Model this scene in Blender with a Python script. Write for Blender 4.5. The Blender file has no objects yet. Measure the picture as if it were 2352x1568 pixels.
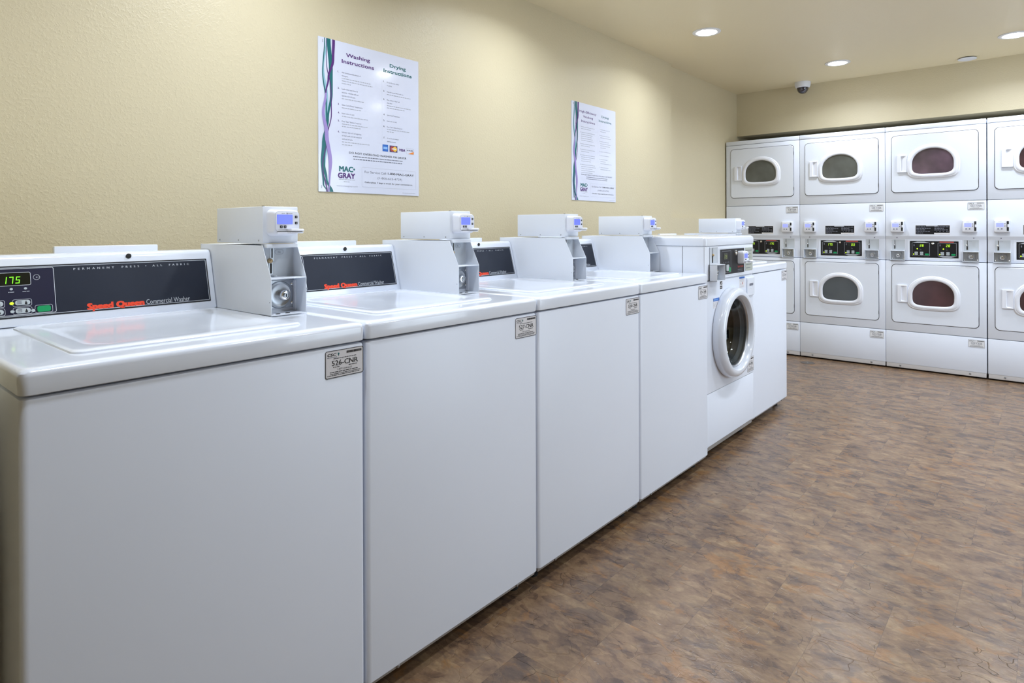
import bpy, bmesh, math, random
from mathutils import Vector, Matrix
random.seed(7)
PI = math.pi
sc = bpy.context.scene
COL = sc.collection

# ------------------------------------------------------------------ camera
yaw, roll = 0.7052, -0.0037
F = Vector((-math.sin(yaw), math.cos(yaw), 0)); R = Vector((math.cos(yaw), math.sin(yaw), 0)); U = Vector((0, 0, 1))
R, U = R*math.cos(roll)+U*math.sin(roll), U*math.cos(roll)-R*math.sin(roll)
cam = bpy.data.cameras.new('camera'); co = bpy.data.objects.new('camera', cam); COL.objects.link(co)
cam.sensor_width = 36; cam.lens = 1437.12/2352*36; cam.shift_y = -260.73/2352
cam.clip_start = 0.02
M = Matrix((( R.x, U.x, -F.x, 1.2155), (R.y, U.y, -F.y, -0.2416), (R.z, U.z, -F.z, 1.1359), (0, 0, 0, 1)))
co.matrix_world = M
sc.camera = co

# ------------------------------------------------------------------ world, exposure
w = bpy.data.worlds.new('world'); sc.world = w; w.use_nodes = True
w.node_tree.nodes['Background'].inputs[0].default_value = (0.9, 0.93, 1, 1)
w.node_tree.nodes['Background'].inputs[1].default_value = 0.0
sc.view_settings.view_transform = 'Standard'; sc.view_settings.look = 'None'
sc.view_settings.gamma = 1; sc.view_settings.use_curve_mapping = False
sc.view_settings.exposure = 0.0

# ------------------------------------------------------------------ ceiling lamps (three seen, others inferred, some added to brighten the room)
CEIL = 2.435
LAMP_POWER = 9.0
LAMP_COLOR = (0.80, 0.88, 1.0)
# added fill light behind an invented window in the wall opposite the washers
dl = bpy.data.lights.new('added_fill_light', 'AREA'); dl.shape = 'RECTANGLE'; dl.size = 3.4; dl.size_y = 1.7; dl.energy = 105; dl.color = (0.74, 0.87, 1.0)
dlo = bpy.data.objects.new('added_fill_light', dl); COL.objects.link(dlo); dlo.location = (3.44, 3.6, 1.25); dlo.rotation_euler = Vector((-1, 0, 0)).to_track_quat('-Z', 'Z').to_euler()
LAMPS = [(-0.493, 3.77), (-0.03, 5.21), (1.063, 5.21),            # the three in the photo
         (-0.493, 2.27), (-0.493, 0.87), (0.92, 3.06), (0.92, 1.3),
         (1.0, 4.05), (2.1, 5.21), (2.1, 3.9), (2.1, 2.3), (0.2, 0.25)]  # added unseen lamps that lift dryers, ceiling and nearest washer top

# ------------------------------------------------------------------ materials
def mat(name, col, rough=0.4, metal=0.0, coat=0.0, emit=None, es=1.0, spec=0.5, bump=None, trans=0, noise=None):
    m = bpy.data.materials.new(name); m.use_nodes = True
    nt = m.node_tree; b = nt.nodes['Principled BSDF']
    b.inputs['Base Color'].default_value = (*col, 1); b.inputs['Roughness'].default_value = rough
    b.inputs['Metallic'].default_value = metal; b.inputs['Coat Weight'].default_value = coat
    b.inputs['Coat Roughness'].default_value = 0.08
    b.inputs['Specular IOR Level'].default_value = spec; b.inputs['Transmission Weight'].default_value = trans
    if emit:
        b.inputs['Emission Color'].default_value = (*emit, 1); b.inputs['Emission Strength'].default_value = es
    tc = nt.nodes.new('ShaderNodeTexCoord')
    if bump:
        n = nt.nodes.new('ShaderNodeTexNoise'); n.inputs['Scale'].default_value = bump[0]; n.inputs['Detail'].default_value = bump[3] if len(bump) > 3 else 2
        nt.links.new(tc.outputs['Object'], n.inputs['Vector'])
        bp = nt.nodes.new('ShaderNodeBump'); bp.inputs['Strength'].default_value = bump[1]; bp.inputs['Distance'].default_value = bump[2]
        nt.links.new(n.outputs['Fac'], bp.inputs['Height']); nt.links.new(bp.outputs[0], b.inputs['Normal'])
    if noise:                                   # small colour variation that belongs to the surface
        n = nt.nodes.new('ShaderNodeTexNoise'); n.inputs['Scale'].default_value = noise[0]; n.inputs['Detail'].default_value = 3
        nt.links.new(tc.outputs['Object'], n.inputs['Vector'])
        r = nt.nodes.new('ShaderNodeValToRGB'); r.color_ramp.elements[0].position = 0.3; r.color_ramp.elements[1].position = 0.7
        r.color_ramp.elements[0].color = (*noise[1], 1); r.color_ramp.elements[1].color = (*noise[2], 1)
        nt.links.new(n.outputs['Fac'], r.inputs[0]); nt.links.new(r.outputs[0], b.inputs['Base Color'])
    return m

ENAMEL = mat('white_enamel', (0.755, 0.80, 0.89), 0.2, coat=0.5, noise=(3, (0.75, 0.795, 0.885), (0.76, 0.805, 0.895)))
CABINET = mat('cabinet_enamel', (0.755, 0.80, 0.90), 0.36, coat=0.0, noise=(3, (0.75, 0.795, 0.895), (0.76, 0.805, 0.905)))
POWDER = mat('white_powder_coat', (0.76, 0.80, 0.87), 0.42, bump=(900, 0.08, 0.0003))
PLASTIC = mat('white_plastic', (0.77, 0.79, 0.86), 0.4)
GREYP = mat('grey_plastic', (0.52, 0.56, 0.61), 0.45)
BASEG = mat('base_grey', (0.36, 0.34, 0.33), 0.6, noise=(9, (0.32, 0.30, 0.29), (0.40, 0.38, 0.37)))
BASEL = mat('base_light_grey', (0.60, 0.58, 0.58), 0.5)
DARK = mat('dark_rubber', (0.015, 0.015, 0.015), 0.7)
SEAM = mat('dark_seam', (0.035, 0.035, 0.04), 0.7)
SEAML = mat('door_seam_grey', (0.045, 0.045, 0.055), 0.7)
NAVY = mat('console_navy', (0.014, 0.019, 0.034), 0.42, spec=0.3, noise=(4, (0.011, 0.015, 0.028), (0.020, 0.025, 0.040)))
NAVY2 = mat('control_navy', (0.014, 0.014, 0.036), 0.4, spec=0.3)
BLACKP = mat('panel_black', (0.009, 0.009, 0.011), 0.4, spec=0.3)
INK = mat('ink_black', (0.012, 0.012, 0.014), 0.6)
INKG = mat('ink_grey', (0.17, 0.18, 0.23), 0.6)
INKM = mat('ink_mid_grey', (0.27, 0.28, 0.34), 0.6)
INKL = mat('ink_light_grey', (0.42, 0.44, 0.50), 0.6)
SILVER = mat('print_silver', (0.50, 0.53, 0.58), 0.45)
RED = mat('print_red', (0.80, 0.055, 0.015), 0.5)
DRED = mat('print_dark_red', (0.40, 0.05, 0.04), 0.5)
PAPER = mat('label_paper', (0.74, 0.73, 0.76), 0.5)
PAPERW = mat('label_white', (0.76, 0.77, 0.80), 0.5)
POSTERW = mat('poster_white', (0.70, 0.73, 0.86), 0.12, coat=0.3)
TEAL = mat('print_teal', (0.0, 0.13, 0.14), 0.3)
TEALL = mat('print_light_teal', (0.30, 0.52, 0.62), 0.3)
PURPLE = mat('print_purple', (0.085, 0.015, 0.17), 0.3)
LAV = mat('print_lavender', (0.33, 0.24, 0.56), 0.3)
BLUE = mat('print_blue', (0.02, 0.13, 0.50), 0.4)
LBLUE = mat('print_pale_blue', (0.25, 0.48, 0.85), 0.4)
ORANGE = mat('print_orange', (0.85, 0.25, 0.03), 0.4)
YELL = mat('print_yellow', (0.85, 0.50, 0.05), 0.4)
PADG = mat('sticker_grey_green', (0.42, 0.45, 0.40), 0.5)
CHROME = mat('chrome', (0.75, 0.75, 0.75), 0.15, metal=1)
STEEL = mat('brushed_steel', (0.42, 0.44, 0.47), 0.34, metal=0.9, noise=(40, (0.38, 0.40, 0.43), (0.46, 0.48, 0.51)))
BRASS = mat('brass', (0.55, 0.40, 0.22), 0.3, metal=0.9)
LCD = mat('screen_blue', (0.05, 0.08, 0.5), 0.3, emit=(0.16, 0.20, 0.95), es=0.95)
LCDP = mat('screen_pale_blue', (0.25, 0.28, 0.7), 0.3, emit=(0.30, 0.34, 0.95), es=0.75)
LEDG = mat('led_green', (0.1, 0.5, 0.02), 0.4, emit=(0.22, 1.0, 0.02), es=1.3)
LEDY = mat('led_yellow_green', (0.4, 0.6, 0.02), 0.4, emit=(0.55, 0.95, 0.04), es=1.0)
LEDD = mat('led_dim', (0.03, 0.035, 0.02), 0.3)
LEDF = mat('led_faint', (0.2, 0.25, 0.05), 0.4, emit=(0.45, 0.55, 0.12), es=0.35)
GREEN = mat('button_green', (0.0, 0.28, 0.09), 0.4)
BTNG = mat('button_grey', (0.45, 0.50, 0.53), 0.4)
DISPB = mat('display_black', (0.008, 0.010, 0.006), 0.2)
GLASSB = mat('door_glass', (0.62, 0.66, 0.66), 0.03, trans=1.0)
DRUM = mat('drum_dark', (0.05, 0.045, 0.045), 0.25, metal=0.7)
def pane(name, a, b, s=5):
    return mat(name, a, 0.16, coat=0.6, noise=(s, a, b))
PANE = {'grey': pane('smoked_pane_grey', (0.062, 0.064, 0.056), (0.115, 0.125, 0.115)),
        'slate': pane('smoked_pane_slate', (0.065, 0.075, 0.082), (0.085, 0.095, 0.10)),
        'mauve': pane('smoked_pane_mauve', (0.050, 0.038, 0.045), (0.15, 0.095, 0.13)),
        'maroon': pane('smoked_pane_maroon', (0.045, 0.026, 0.028), (0.095, 0.045, 0.050))}

def wall_mat(name, col, bs):
    m = bpy.data.materials.new(name); m.use_nodes = True
    nt = m.node_tree; b = nt.nodes['Principled BSDF']
    b.inputs['Base Color'].default_value = (*col, 1); b.inputs['Roughness'].default_value = 0.42; b.inputs['Specular IOR Level'].default_value = 0.45
    tc = nt.nodes.new('ShaderNodeTexCoord'); mp = nt.nodes.new('ShaderNodeMapping')
    nt.links.new(tc.outputs['Object'], mp.inputs[0])
    mp.inputs['Rotation'].default_value = (0.5, 0.2, 0.1)
    n = nt.nodes.new('ShaderNodeTexNoise'); n.inputs['Scale'].default_value = 105; n.inputs['Detail'].default_value = 3; n.inputs['Roughness'].default_value = 0.6; n.inputs['Distortion'].default_value = 0.35
    nt.links.new(mp.outputs[0], n.inputs['Vector'])
    r = nt.nodes.new('ShaderNodeValToRGB'); r.color_ramp.elements[0].position = 0.47; r.color_ramp.elements[1].position = 0.64
    nt.links.new(n.outputs['Fac'], r.inputs[0])
    bp = nt.nodes.new('ShaderNodeBump'); bp.inputs['Strength'].default_value = bs; bp.inputs['Distance'].default_value = 0.004
    nt.links.new(r.outputs[0], bp.inputs['Height']); nt.links.new(bp.outputs[0], b.inputs['Normal'])
    return m
WALL = wall_mat('beige_wall_paint', (0.625, 0.548, 0.372), 0.2)
CEILM = wall_mat('beige_ceiling_paint', (0.80, 0.695, 0.47), 0.15)

def floor_mat():
    m = bpy.data.materials.new('slate_look_vinyl_tile'); m.use_nodes = True
    nt = m.node_tree; b = nt.nodes['Principled BSDF']; L = nt.links.new
    def N(t, **k):
        n = nt.nodes.new(t)
        for a, v in k.items(): setattr(n, a, v)
        return n
    def mth(op, a, bb=None, cc=None):
        n = N('ShaderNodeMath', operation=op)
        for i, v in enumerate((a, bb, cc)):
            if v is None: continue
            if isinstance(v, (int, float)): n.inputs[i].default_value = v
            else: L(v, n.inputs[i])
        return n.outputs[0]
    tc = N('ShaderNodeTexCoord'); sp = N('ShaderNodeSeparateXYZ'); L(tc.outputs['Object'], sp.inputs[0])
    TW, TH = 0.291, 0.2935
    ry = mth('DIVIDE', mth('SUBTRACT', sp.outputs[1], 1.045-4*TH), TH)
    row = mth('FLOOR', ry)
    odd = mth('MODULO', mth('ADD', row, 100), 2)
    rx = mth('ADD', mth('DIVIDE', mth('SUBTRACT', sp.outputs[0], 0.286-3*TW), TW), mth('MULTIPLY', odd, 0.5))
    colm = mth('FLOOR', rx)
    fx = mth('FRACT', rx); fy = mth('FRACT', ry)
    ex = mth('MULTIPLY', mth('MINIMUM', fx, mth('SUBTRACT', 1, fx)), TW)
    ey = mth('MULTIPLY', mth('MINIMUM', fy, mth('SUBTRACT', 1, fy)), TH)
    edge = mth('MINIMUM', ex, ey)
    cid = N('ShaderNodeCombineXYZ'); L(colm, cid.inputs[0]); L(row, cid.inputs[1])
    wn = N('ShaderNodeTexWhiteNoise', noise_dimensions='3D'); L(cid.outputs[0], wn.inputs['Vector'])
    off = N('ShaderNodeVectorMath', operation='SCALE'); L(wn.outputs['Color'], off.inputs[0]); off.inputs['Scale'].default_value = 7.0
    ad = N('ShaderNodeVectorMath', operation='ADD'); L(tc.outputs['Object'], ad.inputs[0]); L(off.outputs[0], ad.inputs[1])
    mp = N('ShaderNodeMapping'); L(ad.outputs[0], mp.inputs[0]); mp.inputs['Rotation'].default_value = (0, 0, math.radians(3)); mp.inputs['Scale'].default_value = (1.0, 1.6, 1.0)
    def noise(scale, det, rough=0.6, dist=0.6, src=mp):
        n = N('ShaderNodeTexNoise'); n.inputs['Scale'].default_value = scale; n.inputs['Detail'].default_value = det
        n.inputs['Roughness'].default_value = rough; n.inputs['Distortion'].default_value = dist; L(src.outputs[0], n.inputs['Vector']); return n.outputs['Fac']
    def ramp(f, els):
        r = N('ShaderNodeValToRGB'); e = r.color_ramp.elements
        e[0].position, e[0].color = els[0][0], (*els[0][1], 1); e[1].position, e[1].color = els[-1][0], (*els[-1][1], 1)
        for p, c in els[1:-1]:
            k = e.new(p); k.color = (*c, 1)
        L(f, r.inputs[0]); return r.outputs[0]
    fd = N('ShaderNodeTexNoise'); fd.inputs['Scale'].default_value = 10; fd.inputs['Detail'].default_value = 4; L(mp.outputs[0], fd.inputs['Vector'])
    fs = N('ShaderNodeVectorMath', operation='SCALE'); L(fd.outputs['Color'], fs.inputs[0]); fs.inputs['Scale'].default_value = 0.16
    fa = N('ShaderNodeVectorMath', operation='ADD'); L(mp.outputs[0], fa.inputs[0]); L(fs.outputs[0], fa.inputs[1])
    fv = N('ShaderNodeTexVoronoi', feature='F1'); fv.inputs['Scale'].default_value = 24; L(fa.outputs[0], fv.inputs['Vector'])
    fsep = N('ShaderNodeSeparateXYZ'); L(fv.outputs['Color'], fsep.inputs[0])
    mixf = mth('MULTIPLY_ADD', mth('SUBTRACT', fsep.outputs[0], 0.5), 0.17, noise(9.0, 7, 0.62, 0.4))
    base = ramp(mixf, [(0.28, (0.13, 0.088, 0.072)), (0.40, (0.21, 0.140, 0.102)), (0.48, (0.285, 0.192, 0.132)), (0.60, (0.345, 0.240, 0.160)), (0.72, (0.42, 0.305, 0.20))])
    og = ramp(noise(9.5, 5, 0.6, 0.5), [(0.57, (0, 0, 0)), (0.63, (1, 1, 1))])
    gr = ramp(noise(8.0, 6, 0.62, 0.6), [(0.56, (0, 0, 0)), (0.62, (1, 1, 1))])
    def mix(f, a, c, k):
        n = N('ShaderNodeMix', data_type='RGBA'); L(mth('MULTIPLY', f, k), n.inputs[0]); L(a, n.inputs[6]); n.inputs[7].default_value = (*c, 1); return n.outputs[2]
    c = mix(og, base, (0.42, 0.22, 0.085), 0.5)
    c = mix(gr, c, (0.150, 0.116, 0.112), 0.5)
    # crack veins
    vo = N('ShaderNodeTexVoronoi', feature='DISTANCE_TO_EDGE'); vo.inputs['Scale'].default_value = 7
    dn = N('ShaderNodeTexNoise'); dn.inputs['Scale'].default_value = 5; dn.inputs['Detail'].default_value = 2; L(mp.outputs[0], dn.inputs['Vector'])
    dv = N('ShaderNodeVectorMath', operation='SCALE'); L(dn.outputs['Color'], dv.inputs[0]); dv.inputs['Scale'].default_value = 0.35
    dd = N('ShaderNodeVectorMath', operation='ADD'); L(mp.outputs[0], dd.inputs[0]); L(dv.outputs[0], dd.inputs[1]); L(dd.outputs[0], vo.inputs['Vector'])
    crack = ramp(vo.outputs['Distance'], [(0.0, (1, 1, 1)), (0.011, (0, 0, 0))])
    msk = ramp(noise(3.0, 3, 0.5, 0), [(0.5, (0, 0, 0)), (0.6, (1, 1, 1))])
    c = mix(mth('MULTIPLY', crack, msk), c, (0.06, 0.05, 0.045), 0.7)
    fine = ramp(noise(38, 5, 0.7, 0.5), [(0.35, (0.82, 0.82, 0.82)), (0.65, (1.12, 1.12, 1.12))])
    mm = N('ShaderNodeMix', data_type='RGBA', blend_type='MULTIPLY'); mm.inputs[0].default_value = 0.8; L(c, mm.inputs[6]); L(fine, mm.inputs[7]); c = mm.outputs[2]
    tone = N('ShaderNodeMix', data_type='RGBA', blend_type='MULTIPLY'); tone.inputs[0].default_value = 1
    tv = mth('MULTIPLY_ADD', wn.outputs['Value'], 0.14, 0.86)
    tcx = N('ShaderNodeCombineXYZ'); [L(tv, tcx.inputs[i]) for i in range(3)]
    L(c, tone.inputs[6]); L(tcx.outputs[0], tone.inputs[7]); c = tone.outputs[2]
    wm = N('ShaderNodeMix', data_type='RGBA', blend_type='MULTIPLY'); wm.inputs[0].default_value = 1; L(c, wm.inputs[6]); wm.inputs[7].default_value = (0.72, 0.665, 0.58, 1); c = wm.outputs[2]
    sm = mth('LESS_THAN', edge, 0.0007)
    c = mix(sm, c, (0.05, 0.04, 0.035), 0.38)
    L(c, b.inputs['Base Color'])
    b.inputs['Roughness'].default_value = 0.27; b.inputs['Specular IOR Level'].default_value = 0.5
    h = mth('ADD', mth('MULTIPLY', noise(22, 5, 0.65, 0.8), 0.8), mth('MULTIPLY', crack, -0.6))
    bp = N('ShaderNodeBump'); bp.inputs['Strength'].default_value = 0.35; bp.inputs['Distance'].default_value = 0.004
    L(h, bp.inputs['Height']); L(bp.outputs[0], b.inputs['Normal'])
    return m
FLOOR = floor_mat()

# ------------------------------------------------------------------ text cache
_tc = {}
def text_geo(s, bold=0.0):
    k = (s, bold)
    if k in _tc: return _tc[k]
    cu = bpy.data.curves.new('t', 'FONT'); cu.body = s; cu.size = 1; cu.resolution_u = 2; cu.offset = bold; cu.fill_mode = 'FRONT'
    o = bpy.data.objects.new('t', cu); COL.objects.link(o)
    dg = bpy.context.evaluated_depsgraph_get(); dg.update()
    me = bpy.data.meshes.new_from_object(o.evaluated_get(dg))
    vs = [(v.co.x, v.co.y) for v in me.vertices]; fs = [tuple(p.vertices) for p in me.polygons]
    bpy.data.objects.remove(o); bpy.data.curves.remove(cu); bpy.data.meshes.remove(me)
    xs = [v[0] for v in vs]
    x0, x1 = min(xs), max(xs)
    g = ([(v[0]-x0, v[1]) for v in vs], fs, x1-x0); _tc[k] = g
    return g

# ------------------------------------------------------------------ mesh builder.  local frame: x out of the front, y right, z up
def flat(x): return lambda y, z, o=0.0: (x+o, y, z)
class MB:
    def __init__(s): s.v = []; s.f = []; s.m = []; s.mats = []
    def mi(s, m):
        if m not in s.mats: s.mats.append(m)
        return s.mats.index(m)
    def add(s, vs, fs, m):
        n = len(s.v); k = s.mi(m); s.v += [tuple(v) for v in vs]
        for f in fs: s.f.append(tuple(i+n for i in f)); s.m.append(k)
        return s
    def loft(s, loops, m, cap0=True, cap1=True, closed=True):
        n = len(loops[0]); vs = [p for l in loops for p in l]; fs = []
        for i in range(len(loops)-1):
            for j in range(n if closed else n-1):
                a, b = i*n+j, i*n+(j+1) % n
                fs.append((a, b, b+n, a+n))
        if cap0: fs.append(tuple(range(n-1, -1, -1)))
        if cap1: fs.append(tuple((len(loops)-1)*n+j for j in range(n)))
        return s.add(vs, fs, m)
    def box(s, x0, x1, y0, y1, z0, z1, m, r=0.0, seg=2):
        bm = bmesh.new(); bmesh.ops.create_cube(bm, size=1)
        for v in bm.verts: v.co = Vector(((x0+x1)/2+v.co.x*(x1-x0), (y0+y1)/2+v.co.y*(y1-y0), (z0+z1)/2+v.co.z*(z1-z0)))
        if r > 0: bmesh.ops.bevel(bm, geom=list(bm.edges), offset=min(r, 0.49*min(x1-x0, y1-y0, z1-z0)), segments=seg, affect='EDGES', profile=0.5)
        s.add([v.co[:] for v in bm.verts], [[v.index for v in f.verts] for f in bm.faces], m); bm.free(); return s
    def prism(s, prof, y0, y1, m, r=0.0, seg=2):            # prof: (x,z) points, extruded along y
        bm = bmesh.new()
        a = [bm.verts.new((x, y0, z)) for x, z in prof]; b = [bm.verts.new((x, y1, z)) for x, z in prof]
        n = len(prof); bm.faces.new(a); bm.faces.new(b[::-1])
        for i in range(n): bm.faces.new((a[i], b[i], b[(i+1) % n], a[(i+1) % n]))
        bmesh.ops.recalc_face_normals(bm, faces=bm.faces)
        if r > 0: bmesh.ops.bevel(bm, geom=list(bm.edges), offset=r, segments=seg, affect='EDGES', profile=0.5)
        bm.verts.index_update()
        s.add([v.co[:] for v in bm.verts], [[v.index for v in f.verts] for f in bm.faces], m); bm.free(); return s
    def poly(s, pts, P, o, m): return s.add([P(y, z, o) for y, z in pts], [tuple(range(len(pts)))], m)
    def rect(s, y0, y1, z0, z1, P, o, m): return s.poly([(y0, z0), (y1, z0), (y1, z1), (y0, z1)], P, o, m)
    def plate(s, pts, P, o0, o1, m, r=0.001):
        return s.loft([[P(y, z, o0) for y, z in pts], [P(y, z, o1-r) for y, z in pts], [P(y, z, o1) for y, z in inset(pts, r)]], m)
    def ringp(s, outer, inner, P, o, m):                      # flat printed line / ring
        return s.loft([[P(y, z, o) for y, z in outer], [P(y, z, o) for y, z in inner]], m, False, False)
    def frame(s, y0, y1, z0, z1, r, t, P, o, m):
        return s.ringp(rr(y0, y1, z0, z1, r), rr(y0+t, y1-t, z0+t, z1-t, max(r-t, 0.0002)), P, o, m)
    def lathe(s, prof, cy, cz, P, m, n=48, cap0=False, cap1=False):   # prof: (radius, offset)
        return s.loft([[P(cy+rad*math.cos(2*PI*k/n), cz+rad*math.sin(2*PI*k/n), o) for k in range(n)] for rad, o in prof], m, cap0, cap1)
    def text(s, t, y, z, P, o, m, h=None, w=None, align='l', bold=0.0, italic=0.0, sx=1.0):   # h = cap height, w = total width
        vs, fs, W = text_geo(t, 0)
        sy = (h or 0.01)/0.70; k = (w/W) if w else sy*sx
        x0 = y - (W*k if align == 'r' else W*k/2 if align == 'c' else 0)
        e = bold*sy*0.9                                       # heavier strokes: the glyphs laid down again, slightly shifted
        for q, (ex, ez) in enumerate([(0, 0)] if not bold else [(-e, -e*.5), (e, -e*.5), (-e, e*.5), (e, e*.5), (0, 0)] if bold > .03 else [(-e, 0), (e, 0), (0, 0)]):
            s.add([P(x0+a*k+italic*b*sy+ex, z+b*sy+ez, o+q*2e-6) for a, b in vs], fs, m)
        return s
    def greek(s, y, z, wd, h, P, o, m, seed=0):               # a line of print too small to read
        rnd = random.Random(seed*97+int(z*10000)); x = y
        while x < y+wd-0.004:
            l = min(rnd.uniform(0.005, 0.018)*(h/0.004+0.3)/1.3, y+wd-x)
            s.rect(x, x+l, z, z+h, P, o, m); x += l+h*0.7
        return s
    def seg7(s, t, y, z, h, P, o, m, slant=0.14):
        wd = h*0.52; tk = h*0.13
        D = {'0': 'abcdef', '1': 'bc', '2': 'abged', '5': 'afgcd', '7': 'abc', '8': 'abcdefg'}
        for i, ch in enumerate(t):
            x = y+i*(wd+h*0.26)
            S = {'a': (0, h-tk, wd, h), 'd': (0, 0, wd, tk), 'g': (0, (h-tk)/2, wd, (h+tk)/2), 'f': (0, h/2, tk, h), 'e': (0, 0, tk, h/2), 'b': (wd-tk, h/2, wd, h), 'c': (wd-tk, 0, wd, h/2)}
            for k in D.get(ch, ''):
                a, b, c, d = S[k]; g = h*0.015
                s.poly([(x+u+slant*q, z+q) for u, q in ((a+g, b+g), (c-g, b+g), (c-g, d-g), (a+g, d-g))], P, o, m)
        return s
    def build(s, name, parent=None, smooth=32):
        me = bpy.data.meshes.new(name); me.from_pydata(s.v, [], s.f)
        for m in s.mats: me.materials.append(m)
        me.polygons.foreach_set('material_index', s.m)
        me.polygons.foreach_set('use_smooth', [True]*len(s.f))
        bm = bmesh.new(); bm.from_mesh(me)
        bm.to_mesh(me); bm.free()
        me.set_sharp_from_angle(angle=math.radians(smooth)); me.update()
        o = bpy.data.objects.new(name, me); COL.objects.link(o)
        if parent: o.parent = parent
        return o
def rr(y0, y1, z0, z1, r, n=6):
    r = min(r, (y1-y0)/2, (z1-z0)/2); p = []
    for cy, cz, a in ((y1-r, z0+r, -90), (y1-r, z1-r, 0), (y0+r, z1-r, 90), (y0+r, z0+r, 180)):
        for k in range(n+1):
            t = math.radians(a+90*k/n); p.append((cy+r*math.cos(t), cz+r*math.sin(t)))
    return p
def inset(pts, d):
    cy = (min(p[0] for p in pts)+max(p[0] for p in pts))/2; cz = (min(p[1] for p in pts)+max(p[1] for p in pts))/2
    hy = (max(p[0] for p in pts)-min(p[0] for p in pts))/2; hz = (max(p[1] for p in pts)-min(p[1] for p in pts))/2
    return [(cy+(a-cy)*(1-d/hy), cz+(b-cz)*(1-d/hz)) for a, b in pts]
def circ(cy, cz, r, n=24, rz=None): return [(cy+r*math.cos(2*PI*k/n), cz+(rz or r)*math.sin(2*PI*k/n)) for k in range(n)]
def thing(name, label, cat, loc=(0, 0, 0), rz=0.0, group=None):
    o = bpy.data.objects.new(name, None); COL.objects.link(o); o.empty_display_size = 0.1
    o.location = loc; o.rotation_euler = (0, 0, rz); o['label'] = label; o['category'] = cat
    if group: o['group'] = group
    return o
def tag(o, label, cat, group=None):
    o['label'] = label; o['category'] = cat
    if group: o['group'] = group
    return o
def struct(o): o['kind'] = 'structure'; return o
def copy_tree(o, parent=None, skip=()):
    c = o.copy(); COL.objects.link(c)
    if parent: c.parent = parent
    for ch in list(o.children):
        if ch.name.split('.')[0] in skip: continue
        copy_tree(ch, c, skip)
    return c

# ------------------------------------------------------------------ the room
XL, XR_, YB, YS, YA = -1.04, 3.3, -1.5, 5.86, 6.45      # left wall, right wall, wall behind camera, soffit face, alcove back
m = MB(); m.box(-1.3, XR_+.2, YB-.2, YA+.2, -.1, 0, FLOOR); struct(m.build('floor'))
m = MB(); m.box(-1.3, XR_+.2, YB-.2, YA+.2, CEIL, CEIL+.1, CEILM); struct(m.build('ceiling'))
m = MB()
m.box(-1.3, XL, YB, 4.362, 0, CEIL, WALL)
m.box(-1.3, -1.08, 4.362, YA, 0, CEIL, WALL)
m.box(-1.08, XL, 4.362, 5.53, 0, 1.214, WALL)           # lower wall stands proud and leaves a ledge
struct(m.build('wall_left'))
m = MB(); m.box(-1.08, XR_, YS, YA, 2.022, CEIL, WALL); m.box(-1.08, XR_, YA, YA+.15, 0, CEIL, WALL); struct(m.build('wall_back'))
m = MB(); W1, W2, S1, S2 = 1.9, 5.3, .4, 2.1
m.box(XR_, XR_+.15, YB, W1, 0, CEIL, WALL); m.box(XR_, XR_+.15, W2, YA, 0, CEIL, WALL); m.box(XR_, XR_+.15, W1, W2, 0, S1, WALL); m.box(XR_, XR_+.15, W1, W2, S2, CEIL, WALL)
struct(m.build('wall_right'))
m = MB()
for k in range(4): y = W1+(W2-W1-.04)*k/3; m.box(XR_+.03, XR_+.08, y, y+.04, S1, S2, PLASTIC, .004)
m.box(XR_+.03, XR_+.08, W1, W2, S1, S1+.04, PLASTIC, .004); m.box(XR_+.03, XR_+.08, W1, W2, S2-.04, S2, PLASTIC, .004); m.box(XR_-.03, XR_+.1, W1-.03, W2+.03, S1-.025, S1, PLASTIC, .004)
struct(m.build('added_window_1'))  # invented window, out of view, a frame for the added fill light
m = MB(); m.box(-.1, XR_, YB-.15, YB, 0, CEIL, WALL)
m.box(-1.04, -.1, YB-.15, -.04, 0, CEIL, WALL)            # the corner beside the nearest washer
struct(m.build('wall_front'))

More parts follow.
